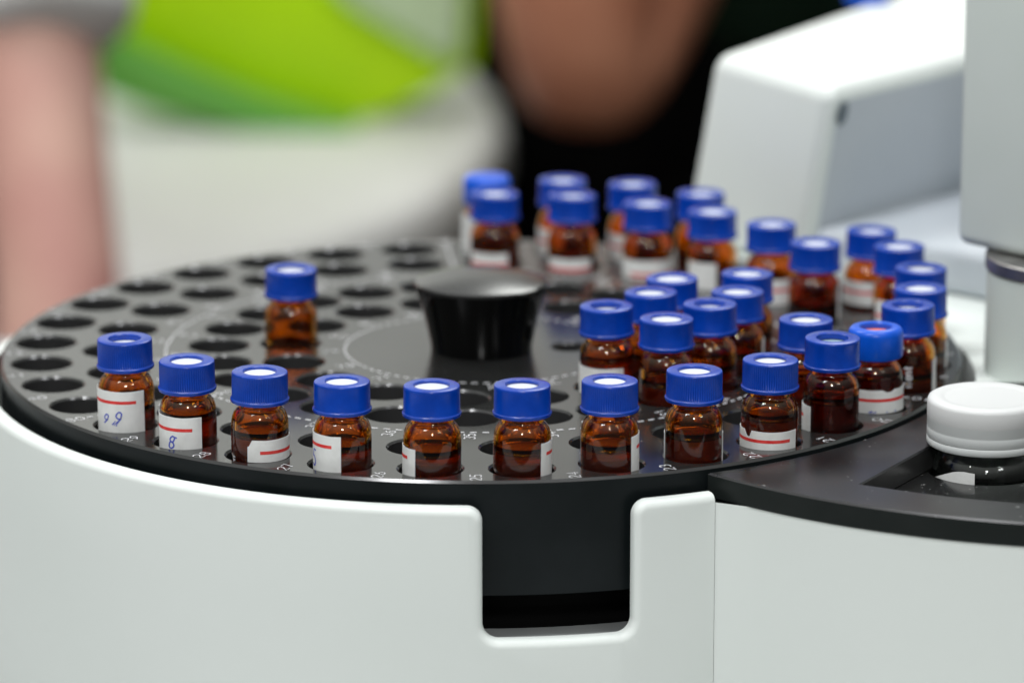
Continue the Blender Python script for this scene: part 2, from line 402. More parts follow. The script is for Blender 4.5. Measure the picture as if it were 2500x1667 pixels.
def label_mesh(R, az0, az1, z0, z1, camaz, stripe=None, ink=None, jit=.06, thick=.1, n=26, notch=None, round_top=0):
    """paper label wrapped round a cylinder (mm); azimuth 0 faces the camera, + is to the right"""
    bm = bmesh.new()
    def P(az, z, r): 
        t = radians(az)+camaz; return Vector((r*sin(t)*MM, -r*cos(t)*MM, z*MM))
    rng = random.Random(int(az0*13+z1*101+R*7))
    cols = [az0+(az1-az0)*i/n for i in range(n+1)]
    tops = [z1+rng.uniform(-jit, jit)*.5+(jit*1.4*sin(i*.33+az0)) for i in range(n+1)]
    if notch:
        for i, c in enumerate(cols):
            if abs(c-notch[0]) < notch[1]: tops[i] -= notch[2]*sqrt(max(0, 1-(abs(c-notch[0])/notch[1])**2))
    if round_top:
        for i in range(n+1): tops[i] -= round_top*max(0, 1-i/(n*.8))**1.6
    lay = []
    for rr in (R, R+thick):
        g = []
        for i, c in enumerate(cols):
            g.append([bm.verts.new(P(c, z0+(tops[i]-z0)*j/4, rr)) for j in range(5)])
        lay.append(g)
    for L in lay:
        for i in range(n):
            for j in range(4): bm.faces.new((L[i][j], L[i+1][j], L[i+1][j+1], L[i][j+1]))
    A, B = lay
    for i in range(n):
        bm.faces.new((A[i][4], A[i+1][4], B[i+1][4], B[i][4])); bm.faces.new((A[i][0], A[i+1][0], B[i+1][0], B[i][0]))
    for j in range(4):
        bm.faces.new((A[0][j], A[0][j+1], B[0][j+1], B[0][j])); bm.faces.new((A[n][j], A[n][j+1], B[n][j+1], B[n][j]))
    fixn(bm)
    if stripe:
        s0, s1, zs, hw = stripe; m_ = 24
        q = [(bm.verts.new(P(s0+(s1-s0)*i/m_, zs-hw, R+thick+.02)), bm.verts.new(P(s0+(s1-s0)*i/m_, zs+hw, R+thick+.02))) for i in range(m_+1)]
        for a_, b_ in zip(q[:-1], q[1:]): bm.faces.new((a_[0], b_[0], b_[1], a_[1])).material_index = 1
    if ink:
        for pts, wd in ink:
            ribbon(bm, pts, wd, lambda p: P(math.degrees(p.x/R), p.y, R+thick+.03), 2)
    return bm
bm = label_mesh(11.05, -67, -11, -15, -2.6, camdir, round_top=3.0)
o = obj('label', bm, [M['paper'], M['red'], M['ink']], bot); o.location = off

# ------------------------------------------------------------------ round vial tray (carousel)
car = empty('vial_carousel', (0, 0, -.30*U))
tag(car, 'round glossy black vial tray with four rings of numbered holes and a central knob', 'vial tray')
coff = Vector((0, 0, .30*U))
holes = []
for r in RING:
    R, a, n = RING[r]
    for k in range(n):
        th = radians(a-360*k/n); holes.append((circ(R*sin(th), -R*cos(th),   .0668, 40), .165, True))
holes.append((circ(.201, .013, .040, 24), .1, True))
bm = plate_with_holes(circ(0, 0, 1.093, 256), holes, 0, .245, .0055)
for f in bm.faces:
    pass
o = obj('tray_plate', bm, [M['plate'], M['drum'], M['hole']], car, True, 25); o.location = coff
bm = bmesh.new(); lathe(bm, [(0, -.246), (1.09, -.246), (1.0, -.252), (1.0, -.30), (0, -.30)], 96, s=U)
o = obj('tray_underside', fixn(bm), M['dark'], car); o.location = coff
# knob
bm = bmesh.new()
lathe(bm, [(0, .0015), (.1155, .0015), (.1165, .012), (.122, .04), (.131, .08), (.1425, .122), (.1515, .147), (.153, .152)], 96, s=U)
lathe(bm, [(.153, .152), (.151, .1555), (.146, .158)], 96, s=U, mi=0)
lathe(bm, [(.146, .158), (.128, .1625), (.10, .1680), (.06, .1735), (.03, .1755), (0, .176)], 96, s=U, mi=1)
bmesh.ops.remove_doubles(bm, verts=bm.verts[:], dist=1e-7)
o = obj('knob', fixn(bm), [M['knob'], M['knobtop']], car, True, 30); o.location = coff
# engraved numbers and divider lines
ZL = .00006
bm = bmesh.new()
def put_number(bm, txt, rc_, thdeg, h=2.35):
    th = radians(thdeg); adv = Vector((-sin(th), cos(th))); up = Vector((-adv.y, adv.x)); pos = Vector((sin(th), -cos(th)))*rc_*U
    wdt = 2.28
    for i, ch in enumerate(txt):
        ox = (i-len(txt)/2)*wdt+(wdt-1.75)/2
        for st in DIG[ch]:
            ribbon(bm, [(p[0]*2.8+ox, (p[1]-.5)*h) for p in st], .21, lambda p: (pos.x+(adv.x*p.x+up.x*p.y)*MM, pos.y+(adv.y*p.x+up.y*p.y)*MM, ZL))
for k in range(33):
    a = 5.225-(k+.5)*360/33
    num = 25+k
    if num <= 30: t = num
    elif num <= 41+0: t = num+9
    else: t = num+9
    if k > 16:
        kk = k-33; t = 25+kk
        if kk < -5: t = 25+kk-9
    t = t % 60
    put_number(bm, '%d' % t if t > 9 else '%d' % max(t, 1), 1.0655, a)
o = obj('hole_numbers', bm, M['white'], car, False); o.location = coff; bm = bmesh.new()
for k in range(27):
    a = 4.766-(k+.47)*360/27; s_ = k if k < 14 else k-27
    t = 35+s_
    if t > 39: t += 11
    if t < 31: t -= 11
    put_number(bm, '%d' % (t % 60 if t > 0 else t % 60), .752, a)
o = obj('hole_numbers', bm, M['white'], car, False); o.location = coff; bm = bmesh.new()
for k in range(24): put_number(bm, '%d' % (83+((k+3) % 17)), .6875, 12.605-(k+.5)*15)
o = obj('hole_numbers', bm, M['white'], car, False); o.location = coff; bm = bmesh.new()
for k in range(16):
    t = 75+(k if k < 8 else k-16); put_number(bm, '%d' % t, .3455, 16.459-(k+.5)*22.5)
o = obj('hole_numbers', bm, M['white'], car, False); o.location = coff
bm = bmesh.new()
def dashring(R, wd=.0042, per=.0268, fill=.54):
    n = round(2*pi*R/per)
    for i in range(n):
        a0 = 2*pi*i/n; a1 = a0+2*pi/n*fill; m_ = 2; L = []
        for j in range(m_+1):
            t = a0+(a1-a0)*j/m_
            L.append((bm.verts.new(((R-wd/2)*U*cos(t), (R-wd/2)*U*sin(t), ZL)), bm.verts.new(((R+wd/2)*U*cos(t), (R+wd/2)*U*sin(t), ZL))))
        for A, B in zip(L[:-1], L[1:]): bm.faces.new((A[0], A[1], B[1], B[0]))
dashring(.7195)
o = obj('divider_line', fixn(bm), M['white'], car, False); o.location = coff; bm = bmesh.new()
dashring(.3115)
o = obj('divider_line', fixn(bm), M['white'], car, False); o.location = coff
for s3 in range(3):
    bm = bmesh.new()
    th = radians(-54.8+120*s3); d = Vector((sin(th), -cos(th))); nn = Vector((-d.y, d.x)); r = 1.087
    while r > .735:
        if not (1.036 < r < 1.082):
            q = [d*r+nn*.002, d*r-nn*.002, d*(r-.0135)-nn*.002, d*(r-.0135)+nn*.002]
            bm.faces.new([bm.verts.new((p.x*U, p.y*U, ZL)) for p in q])
        r -= .0255
    o = obj('divider_line', fixn(bm), M['white'], car, False); o.location = coff

# ------------------------------------------------------------------ vials
ZV = -14.5
glass_prof = [(0, ZV), (4.9, ZV), (5.6, ZV+.3), (5.86, ZV+1.0), (5.86, 6.3), (5.80, 7.2), (5.62, 8.2), (5.25, 9.1), (4.75, 9.75), (4.35, 10.1), (4.22, 10.6), (4.22, 15.9),
              (3.1, 15.9), (3.1, 10.7), (3.4, 9.9), (4.1, 9.0), (4.6, 8.1), (4.8, 7.1), (4.86, 6.2), (4.86, ZV+2), (4.4, ZV+1.3), (0, ZV+1.5)]
def glass_mesh():
    bm = bmesh.new(); lathe(bm, in_mm(glass_prof), 72); fixn(bm)
    me = bpy.data.meshes.new('glass_bottle'); bm.to_mesh(me); bm.free(); me.shade_smooth(); return me
def liquid_mesh(level):
    bm = bmesh.new()
    lathe(bm, in_mm([(0, ZV+1.45), (4.42, ZV+1.25), (4.9, ZV+1.95), (4.9, level-.75), (4.9, level+.75), (4.6, level+.35), (4.1, level+.1), (3.3, level), (0, level)]), 56); fixn(bm)
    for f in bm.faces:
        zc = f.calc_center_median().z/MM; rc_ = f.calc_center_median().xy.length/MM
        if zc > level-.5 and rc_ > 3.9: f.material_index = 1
    me = bpy.data.meshes.new('liquid'); bm.to_mesh(me); bm.free(); me.shade_smooth(); return me
def cap_mesh(kind):
    bm = bmesh.new(); hd = 16.35 if kind in ('deep', 'deep_smooth', 'rounded') else 17.0
    rh = 3.3 if kind != 'wide' else 3.55
    if kind in ('rounded',):
        prof = [(rh, hd), (rh, 17.3), (rh+.25, 17.6), (4.6, 17.6), (5.2, 17.4), (5.65, 16.9), (5.78, 16.2), (5.8, 11.6), (5.6, 11.2), (4.5, 11.2), (4.5, hd), ]
    elif kind == 'closed':
        prof = [(0, 17.9), (4.6, 17.9), (5.2, 17.7), (5.6, 17.2), (5.75, 16.4), (5.8, 11.6), (5.6, 11.2), (4.5, 11.2), (4.5, 16.0), (0, 16.0)]
    else:
        prof = [(rh, hd), (rh, 17.42), (rh+.18, 17.58), (5.35, 17.58), (5.58, 17.48), (5.70, 17.25), (5.70, 17.0), (5.72, 12.35), (5.80, 12.2), (5.98, 12.05), (6.0, 11.7), (5.9, 11.42), (5.7, 11.36), (4.5, 11.36), (4.5, hd)]
    seg = 288 if kind in ('ribbed', 'deep') else 72
    rib = (lambda j, i: (-.13 if (i % 4) in (0,) and j in (7, ) else (-.13 if (i % 4) == 0 and j == 6 else 0))) if seg == 288 else None
    lathe(bm, in_mm(prof), seg, closed=(kind != 'closed'), rfun=(lambda j, i: rib(j, i)*MM if rib else 0)); fixn(bm)
    me = bpy.data.meshes.new('cap'); bm.to_mesh(me); bm.free(); me.shade_smooth()
    try: me.set_sharp_from_angle(angle=radians(32))
    except Exception: pass
    return me
def septum_mesh(z):
    bm = bmesh.new(); lathe(bm, in_mm([(0, z-.6), (4.45, z-.6), (4.45, z-.01), (4.3, z), (2.2, z-.03), (0, z-.12)]), 40); fixn(bm)
    me = bpy.data.meshes.new('septum'); bm.to_mesh(me); bm.free(); me.shade_smooth(); return me
GM = glass_mesh(); CAPS = {k: cap_mesh(k) for k in ('ribbed', 'smooth', 'wide', 'deep', 'deep_smooth', 'rounded', 'closed')}
SEP = {'high': septum_mesh(16.96), 'low': septum_mesh(16.3)}
LIQ = {}
G = 'amber vials standing in the round tray'
# pen strokes for handwriting, in mm along the paper
def scribble(ch, ox, oz, w_, h_, sl=.35, k=.34): return [([(ox+p[0]*w_+p[1]*h_*sl+.12*sin(p[1]*7), oz+p[1]*h_+.1*sin(p[0]*9)) for p in st], k) for st in DIG[ch]]
ILENT = {'i': [[(0, 0), (0, .6)], [(0, .8), (0, .9)]], 'l': [[(0, 0), (0, 1)]], 'e': [[(0, .32), (.45, .32), (.42, .52), (.22, .62), (.02, .45), (.02, .18), (.2, 0), (.42, .08)]],
         'n': [[(0, 0), (0, .6)], [(0, .45), (.2, .6), (.4, .5), (.4, 0)]], 't': [[(.15, .9), (.15, .1), (.3, 0)], [(0, .6), (.35, .6)]]}
def glass_print(bmR, camaz, az, z0, txt='ilent', s=1.55, w_=.24):
    """white print running up the glass"""
    bm = bmesh.new(); x = 0
    for ch in txt:
        for st in ILENT[ch]:
            def f(p): 
                t = radians(az)+camaz-(p.y*s)/bmR; return Vector((bmR*sin(t)*MM, -bmR*cos(t)*MM, (z0+p.x*s)*MM))
            ribbon(bm, [(x+q[0], q[1]) for q in st], w_/s, f)
        x += .62 if ch in 'ent' else .36
    return bm
# (ring, hole, x, y, lift mm, liquid level mm, liquid kind, cap kind, cap material, septum, label spec, stripe, extras, description)
V = [
 (1, 5, -73.11, -63.23, .9, 3.2, 'd', 'deep', 'cap', 'white_low', (-105, 37, -3, 7.56), (-105, 19, 5.28), 'n9', 'amber vial by number 29, label with blue handwriting, leftmost of the front row'),
 (1, 4, -59.6, -76.01, -.24, 6.3, 'd', 'ribbed', 'cap', 'white', (-105, 27, -3, 6.76), (-105, 7.5, 4.17), 'n8', 'amber vial by number 28, second from left in the front row, label marked 8'),
 (1, 3, -44.55, -86.04, 0, 4.9, 'l', 'ribbed', 'cap', 'white', (-25, 100, -.1, 4.46), (0, 100, 1.9), 'print3', 'amber vial by number 27 with a low torn white label on its right side'),
 (1, 2, -27.38, -92.96, -.15, 4.3, 'l', 'smooth', 'cap', 'white', (-100, -3.5, -3, 7.33), (-100, -22, 5.12), 'n5', 'amber vial by number 26 whose tall label covers its left half'),
 (1, 1, -9.4, -96.52, -.19, 4.2, 'l', 'wide', 'cap', 'white', (-105, -35, -3, 5.36), (-105, -56, 3.41), None, 'amber vial left of number 25 with a narrow label strip on its left'),
 (1, 0, 8.63, -96.6, -.17, 4.6, 'l', 'smooth', 'cap', 'white', (40, 110, -3, 6.57), (54, 110, 4.28), None, 'amber vial right of number 25 with a narrow label strip on its right'),
 (1, -1, 26.47, -93.18, 0, 4.3, 'l', 'ribbed', 'cap', 'white', (48, 115, -3, 6.8), (65, 115, 4.34), None, 'amber vial right of number 24, narrow label at its right edge'),
 (1, -2, 43.61, -86.39, .21, 4.5, 'd', 'ribbed', 'cap', 'white', (79, 281, -3, 4.75), (95, 265, 2.61), None, 'amber vial between numbers 23 and 22 whose label is turned to the back'),
 (1, -3, 59.35, -76.49, -.15, 6.2, 'd', 'ribbed', 'cap', 'white', (-105, 65, -3, 3.72), (-105, 45, 1.73), 'notch', 'amber vial by number 22 with a low wraparound label and a dark drip over it'),
 (1, -4, 73.03, -63.81, 1.24, 5.0, 'r', 'deep_smooth', 'cap', 'grey_low', (-115, -45, -3, 3.8), (-115, -71, 1.44), None, 'dark red-brown vial by number 21 with an open hole in its cap'),
 (1, -5, 83.59, -48.84, -.22, 7.5, 'r', 'rounded', 'capb', 'red', (-75, 95, .07, 5.05), (-75, 95, 2.91), 'blots', 'vial with bright blue rounded cap, red septum and red-lined label, by number 20'),
 (1, -6, 91.91, -32.09, .27, 2.5, 'l', 'deep_smooth', 'cap', 'white', (62, 115, -2, 6), None, 'print6', 'amber vial with white vertical lettering on its glass, behind the red septum vial'),
 (1, -7, 96.06, -14.19, -.2, 3.0, 'l', 'smooth', 'cap', 'white', (70, 140, 0, 6), None, None, 'blue-capped amber vial nearest the right rim of the tray'),
 (1, -8, 97.02, 4.23, -.28, 3.0, 'l', 'smooth', 'cap', 'white', (-60, 0, 0, 5), (-60, 0, 2.5), None, 'vial with only its blue cap top showing, just behind the rightmost vial'),
 (1, -9, 94.31, 22.49, .56, 3.0, 'l', 'smooth', 'cap', 'white', (-60, 25, -1, 5.6), (-60, 25, 2.2), None, 'amber vial with half-hidden low label, second from the back along the right rim'),
 (1, -10, 88.69, 39.94, 0, 3.5, 'l', 'smooth', 'cap', 'white', (-95, 17, 1, 6.5), (-95, 17, 4.05), None, 'amber vial with red-lined label, farthest back along the right rim'),
 (1, -16, .65, 97.0, 0, 3.0, 'l', 'closed', 'capb', None, (-110, -20, -3, 8.9), None, None, 'vial with bright blue closed cap at the back left corner of the vials'),
 (1, -15, 18.93, 95.17, -.2, 3.0, 'l', 'smooth', 'cap', 'white', (-110, -5, -3, 6.1), (-110, -5, 3.0), None, 'rearmost row vial, second from its left end, behind the rim of the tray'),
 (1, -14, 36.09, 89.91, 0, 3.0, 'l', 'smooth', 'cap', 'white', (-110, -5, -3, 5.9), (-110, -5, 3.0), None, 'rearmost row vial, third from its left end, dark background behind its cap'),
 (1, -13, 51.92, 81.39, -.38, 3.0, 'l', 'smooth', 'cap', 'white', (45, 115, -3, 6), None, None, 'rearmost row vial whose cap overlaps the edge of the white cover'),
 (2, -13, 2.56, 81.3, -.37, 6.0, 'd', 'smooth', 'cap', 'white', (-65, 32, -2, 3.9), (-65, 32, 1.2), None, 'dark vial with low label directly in front of the closed bright blue cap'),
 (2, -12, 21.08, 78.49, -.44, 3.0, 'l', 'smooth', 'cap', 'white', (-65, 48, -2.5, 3.2), (-65, 48, .7), None, 'amber vial with low label, second from left in the second row from the back'),
 (2, -11, 38.73, 71.44, -.55, 3.0, 'l', 'smooth', 'cap', 'white', (-75, 78, -2.5, 4.6), (-40, 78, 1.3), None, 'amber vial with wide pale label, third from left in the second row from the back'),
 (2, -10, 53.54, 60.55, 0, 3.0, 'l', 'smooth', 'cap', 'white', (-65, 10, -3, 6.1), None, None, 'amber vial with a slanted plain label in front of the white cover corner'),
 (2, -9, 66.79, 46.39, .15, 3.0, 'l', 'smooth', 'cap', 'white', (-6, 80, -1.5, 5.4), (-6, 80, 2.9), None, 'amber vial with red-lined label seen against the white cover side'),
 (2, -8, 75.58, 29.73, -.3, 3.0, 'r', 'smooth', 'cap', 'white', (66, 120, 0, 8), None, None, 'amber vial with unlabelled front, before the two farthest right vials'),
 (2, -4, 68.95, -42.99, 0, 6.0, 'd', 'ribbed', 'cap', 'white', None, None, None, 'amber vial tucked behind vials 21 and 22'),
 (3, -2, 39.35, -42.9, .2, 4.0, 'd', 'smooth', 'cap', 'white', (160, 212, -4, 3.6), None, None, 'front vial of the inner cluster, back label glowing red through the glass'),
 (3, -3, 49.3, -31.23, .38, 4.0, 'd', 'deep_smooth', 'cap', 'white', None, None, None, 'second vial of the right line of the inner cluster, small white septum'),
 (3, -4, 55.75, -17.42, -.24, 4.0, 'd', 'smooth', 'cap', 'white', (70, 110, 0, 7), None, None, 'third vial of the right line of the inner cluster'),
 (3, -5, 58.34, -2.44, .17, 4.0, 'l', 'smooth', 'cap', 'white', None, None, None, 'farthest vial of the right line of the inner cluster'),
 (4, -1, 27.27, -33.17, .4, 6.5, 'd', 'deep_smooth', 'cap', 'white', (-110, 36, -3, 5.1), (-110, -84, 2.4), None, 'leftmost vial of the inner cluster with a wide white label'),
 (4, -2, 37.01, -20.38, .28, 4.0, 'l', 'smooth', 'cap', 'white', None, None, None, 'middle vial of the left line of the inner cluster'),
 (4, -3, 42.4, -4.49, -.33, 4.0, 'l', 'wide', 'cap', 'white', None, None, None, 'farthest vial of the left line of the inner cluster'),
 (4, 5, -42.3, 4.49, -.51, -2.0, 'l', 'smooth', 'cap', 'white', None, None, None, 'lone unlabelled amber vial among empty holes left of the knob'),
]
rv = random.Random(3)
VR = {}
for (r, k, x, y, lift, lev, lk, ck, cm, sp, lab, stripe, extra, desc) in V:
    x *= MM; y *= MM; base = ZV*MM
    t = empty('sample_vial', (x, y, base+lift*MM)); tag(t, desc, 'vial', G)
    caz = math.atan2(CAMX-x, -(CAMY-y))
    def add(name, me, m):
        o = bpy.data.objects.new(name, me if not me.users else me); COL.objects.link(o); o.parent = t; o.location = (0, 0, -base)
        if not me.materials:
            me.materials.append(m)
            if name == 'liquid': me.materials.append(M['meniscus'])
        o.material_slots[0].link = 'OBJECT'; o.material_slots[0].material = m
        return o
    rot = rv.uniform(0, 6.28)
    g = add('glass_bottle', GM, M['amber_dark'] if lk == 'r' else M['amber']); g.rotation_euler.z = rot
    key = (round(lev, 1))
    if key not in LIQ: LIQ[key] = liquid_mesh(lev)
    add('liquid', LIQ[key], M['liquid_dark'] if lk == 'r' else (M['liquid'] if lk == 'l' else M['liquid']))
    c = add('screw_cap', CAPS[ck], M[cm]); c.rotation_euler = (radians(rv.uniform(-.5, .5)), radians(rv.uniform(-.5, .5)), rot); c.location.z += rv.uniform(-.12, .12)*MM
    if sp:
        low = ck in ('deep', 'deep_smooth', 'rounded')
        s = add('septum', SEP['low' if low else 'high'], M['septum_red'] if sp == 'red' else (M['septum_grey'] if sp.startswith('grey') else M['septum']))
    if lab:
        ink = []
        if extra == 'n9': ink = scribble('9', -5.6, .5, 1.7, 2.1)+scribble('9', -2.6, .6, 2.0, 2.7, .2, .34)+[([(-3.2, .5), (-2.4, 1.4), (-2.8, .4), (-2.0, 1.3), (-2.3, .3)], .3)]
        if extra == 'n8': ink = scribble('8', -4.6, .2, 2.0, 2.6, .3)+[([(-3.2, 2.7), (-2.4, 2.5)], .3)]
        if extra == 'n5': ink = scribble('5', -8.2, .4, 2.2, 3.4, .1, .4)
        if extra == 'blots': ink = [([(-1.2+i*.42, .25), (-1.0+i*.42, .55+.2*sin(i*2.1))], .3) for i in range(4)]+[([(2.6, .2), (2.7, .5)], .25), ([(4.6, .2), (4.7, .55)], .3)]
        bm = label_mesh(5.9, lab[0], lab[1], lab[2], lab[3], caz, (*[stripe[0], stripe[1], stripe[2], .34],) if stripe else None, ink,
                        jit=.02, notch=(-46, 9, 1.4) if extra == 'notch' else ((-25, 7, 1.4) if extra == 'print3' else ((30, 12, .5) if extra == 'blots' else None)), n=40)
        o = obj('label', bm, [M['paper'], M['red'], M['ink']], t); o.location = (0, 0, -base)
    if extra == 'print6':
        o = obj('glass_print', glass_print(5.93, caz, 8, 1.0, s=1.9, w_=.34), M['white'], t, False); o.location = (0, 0, -base)
    if extra == 'print3':
        o = obj('glass_print', glass_print(5.93, caz, -58, -1.2, 'en', s=1.5, w_=.25), M['white'], t, False); o.location = (0, 0, -base)
    # a slight lean inside the hole
    t.rotation_euler = (radians(rv.uniform(-.7, .7)), radians(rv.uniform(-.7, .7)), 0)

# ------------------------------------------------------------------ white covers behind and column at right
def U3(l): return [tuple(c*U for c in v) for v in l]
box = hull8(U3([(.505, 1.31, HZ), (.778, .86, HZ), (1.54, 1.727, HZ), (1.45, 2.9, HZ)]), U3([(.578, 1.229, .45), (.845, .779, .45), (1.54, 1.57, .45), (1.48, 2.76, .45)]))
bevel(box, .045*U, 7)
# right face gets a darker grey-blue colour
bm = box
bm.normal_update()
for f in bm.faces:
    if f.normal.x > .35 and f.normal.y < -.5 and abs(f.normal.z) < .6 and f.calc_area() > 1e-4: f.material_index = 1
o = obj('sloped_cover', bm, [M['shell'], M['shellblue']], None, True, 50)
tag(o, 'white sloped box cover with rounded edges standing behind the vials', 'cover')
sp_ = bmesh.new(); lathe(sp_, [(0, 0), (.012, 0), (.014, .003), (0, .004)], 24, s=U)
bm = fixn(sp_)
o2 = obj('screw_plug', bm, mat('dark_grey_plug', (.10, .13, .15), .5), o)
# plug sits on the right side face near its upper corner
fa = Vector((.845, .779, .45))*U; fb = Vector((1.54, 1.57, .45))*U; fc = Vector((.778, .86, HZ))*U
fn = (fb-fa).cross(fc-fa).normalized(); 
if fn.y > 0: fn = -fn
pp = fa+(fb-fa)*.055+(fc-fa)*.15
o2.location = pp+fn*.0002*1; o2.rotation_euler = fn.to_track_quat('Z', 'Y').to_euler(); o2.scale = (1.5, 2.2, 1)
lb = hull8(U3([(.80, .885, HZ), (1.133, .679, HZ), (1.75, .12, HZ), (2.6, 1.2, HZ), (1.2, 1.9, HZ)]), U3([(.80, .885, .078), (1.133, .679, .078), (1.75, .12, .078), (2.6, 1.2, .078), (1.2, 1.9, .078)]))
bevel(lb, .03*U, 5)
tag(obj('base_block', lb, M['shellblue'], None, True, 50), 'low grey-blue block with a flat ledge between the vials and the column', 'block')
# column with steel ring carrying an upper head
colx, coly = 1.400, .40
cb = empty('support_column', (colx*U, coly*U, .078*U)); tag(cb, 'pale grey-green column with a steel collar under the hanging head at right', 'column')
CXC = 1.346; CYC = -.04
cb.location = (CXC*U, CYC*U, HZ*U)
coff2 = Vector((-CXC*U, -CYC*U, -HZ*U))
bm = bmesh.new(); lathe(bm, [(.2, HZ), (.2, .194), (.19, .198), (0, .198)], 96, (CXC*U, CYC*U), U); bmesh.ops.translate(bm, verts=bm.verts, vec=(0, 0, 0))
for v in bm.verts: pass
o = obj('column_tube', fixn(bm), M['shellgreen'], cb); o.location = coff2
bm = bmesh.new(); lathe(bm, [(0, .1985), (.201, .1985), (.204, .201), (.204, .228), (.201, .231), (0, .231)], 96, (CXC*U, CYC*U), U)
o = obj('steel_collar', fixn(bm), M['steel'], cb); o.location = coff2
head = hull8(U3([(1.078, .05, .233), (1.62, -.52, .233), (2.2, .0, .233), (1.72, .6, .233)]), U3([(1.082, .05, 1.1), (1.62, -.52, 1.1), (2.2, .0, 1.1), (1.72, .6, 1.1)]))
bevel(head, .028*U, 5)
o = obj('hanging_head', head, M['shellgreen'], None, True, 50)
tag(o, 'pale green-white instrument head on top of the column at the right edge', 'instrument head')
# blue cap lying on the sloped cover
bm = bmesh.new(); lathe(bm, in_mm([(0, 0), (5.8, 0), (5.8, 5.5), (5.2, 6.2), (0, 6.2)]), 48)
o = obj('loose_cap', fixn(bm), M['capb']); o.location = (1.02*U, 1.97*U, .451*U)
tag(o, 'small blue cap lying on top of the white sloped cover', 'cap')

# ------------------------------------------------------------------ bench that carries the analyzer
bm = prism([(-.9, -.35), (.9, -.35), (.9, .285), (-.9, .285)], -.11, ZB*U-.0005)
bevel(bm, .004, 2)
tag(obj('lab_bench', bm, noisy(mat('bench_top', (.35, .36, .36), .5), 12, (.33, .34, .34), (.38, .39, .39)), None, False), 'grey laboratory bench under the white analyzer', 'bench')

# ------------------------------------------------------------------ blurred background: desk, green folder, people
dz = -2.0
dpts = [(-6, 7.4), (-3, 8.1), (-1.6, 8.9), (-1.09, 9.3), (-.72, 9.72), (-.43, 10.2), (-.22, 10.75), (-.05, 11.4), (.04, 12.25), (.0, 13.0), (-.14, 13.8), (-.5, 14.8), (-1.2, 15.6), (-2, 16), (-6, 16)]
bm = prism([(x*U, y*U) for x, y in dpts], (dz-.35)*U, dz*U); bevel(bm, .01, 3)
t = empty('round_ended_desk', (-.2, 1.2, -.9)); tag(t, 'pale round-ended desk far behind the tray, out of focus', 'desk')
o = obj('desk_top', bm, noisy(mat('pale_desk', (.74, .75, .72), .5), 6, (.71, .72, .69), (.77, .78, .75)), t, True); o.location = (.2, -1.2, .9)
bm = prism([(-.40, .98), (-.12, 1.05), (-.12, 1.4), (-.40, 1.4)], -.9, (dz-.35)*U-.001)
o = obj('desk_pedestal', bm, mat('dark_olive_pedestal', (.055, .055, .04), .6), t, False); o.location = (.2, -1.2, .9)

def slab(pts, y0, y1, lean=0.0, z0=None):
    """outline in x,z given real thickness in y"""
    bm = bmesh.new()
    zb = min(p[1] for p in pts)
    f = [bm.verts.new((x*U, (y0+(z-zb)*lean)*U, z*U)) for x, z in pts]; b = [bm.verts.new((x*U, (y1+(z-zb)*lean)*U, z*U)) for x, z in pts]
    bm.faces.new(f); bm.faces.new(b[::-1])
    for i in range(len(pts)):
        k = (i+1) % len(pts); bm.faces.new((f[i], b[i], b[k], f[k]))
    return fixn(bm)
lime = noisy(mat('lime_green_plastic', (.54, .90, .003), .4, .3), 6, (.50, .86, .002), (.58, .93, .005))
lime_shade = mat('shaded_lime_plastic', (.12, .40, .05), .5)  # darker green painted in for the shadowed lower side
t = empty('lime_carrier', (-.75*U, 12.3*U, dz*U)); tag(t, 'lime green plastic carrier with its shaded side painted darker green on the pale desk, out of focus', 'carrier')
def bgp(name, pts, y0, y1, m, lean=0.05):
    bm = slab(pts, y0, y1, lean); bevel(bm, .0035, 3); o = obj(name, bm, m, t, True, 50); o.location = (.75*U, -12.3*U, -dz*U); return o
# outline converted from the photograph at 12.3 units behind the tray
def px(x, y, Y=12.3):
    d = (Y+10.0722); f_ = 11118.9; ang = .2512
    vx = (x-1250)/f_; vy = -(y-833.5)/f_
    dy, dzz = cos(ang)+vy*sin(ang), -sin(ang)+vy*cos(ang)
    return (.0701+vx*d/dy, 2.6004+dzz*d/dy)
bgp('carrier_body', [px(*q) for q in [(285, 60), (300, 120), (400, 165), (520, 215), (640, 262), (760, 300), (850, 308), (960, 275), (1080, 215), (1160, 165), (1168, 60), (1168, -260), (285, -260)]], 12.3, 12.8, lime)
bgp('carrier_shade_band', [px(*q) for q in [(225, 60), (228, 140), (262, 205), (380, 246), (520, 278), (640, 305), (760, 330), (850, 336), (930, 318), (850, 285), (760, 262), (640, 225), (520, 180), (400, 130), (300, 85), (285, 40)]], 12.0, 12.29, lime_shade)
bgp('paper_sheet', [px(*q) for q in [(790, -60), (860, 10), (960, 70), (1060, 130), (1120, 150), (1135, 60), (1135, -120), (790, -120)]], 12.2, 12.29, mat('pale_green_sheet', (.52, .68, .42), .6))
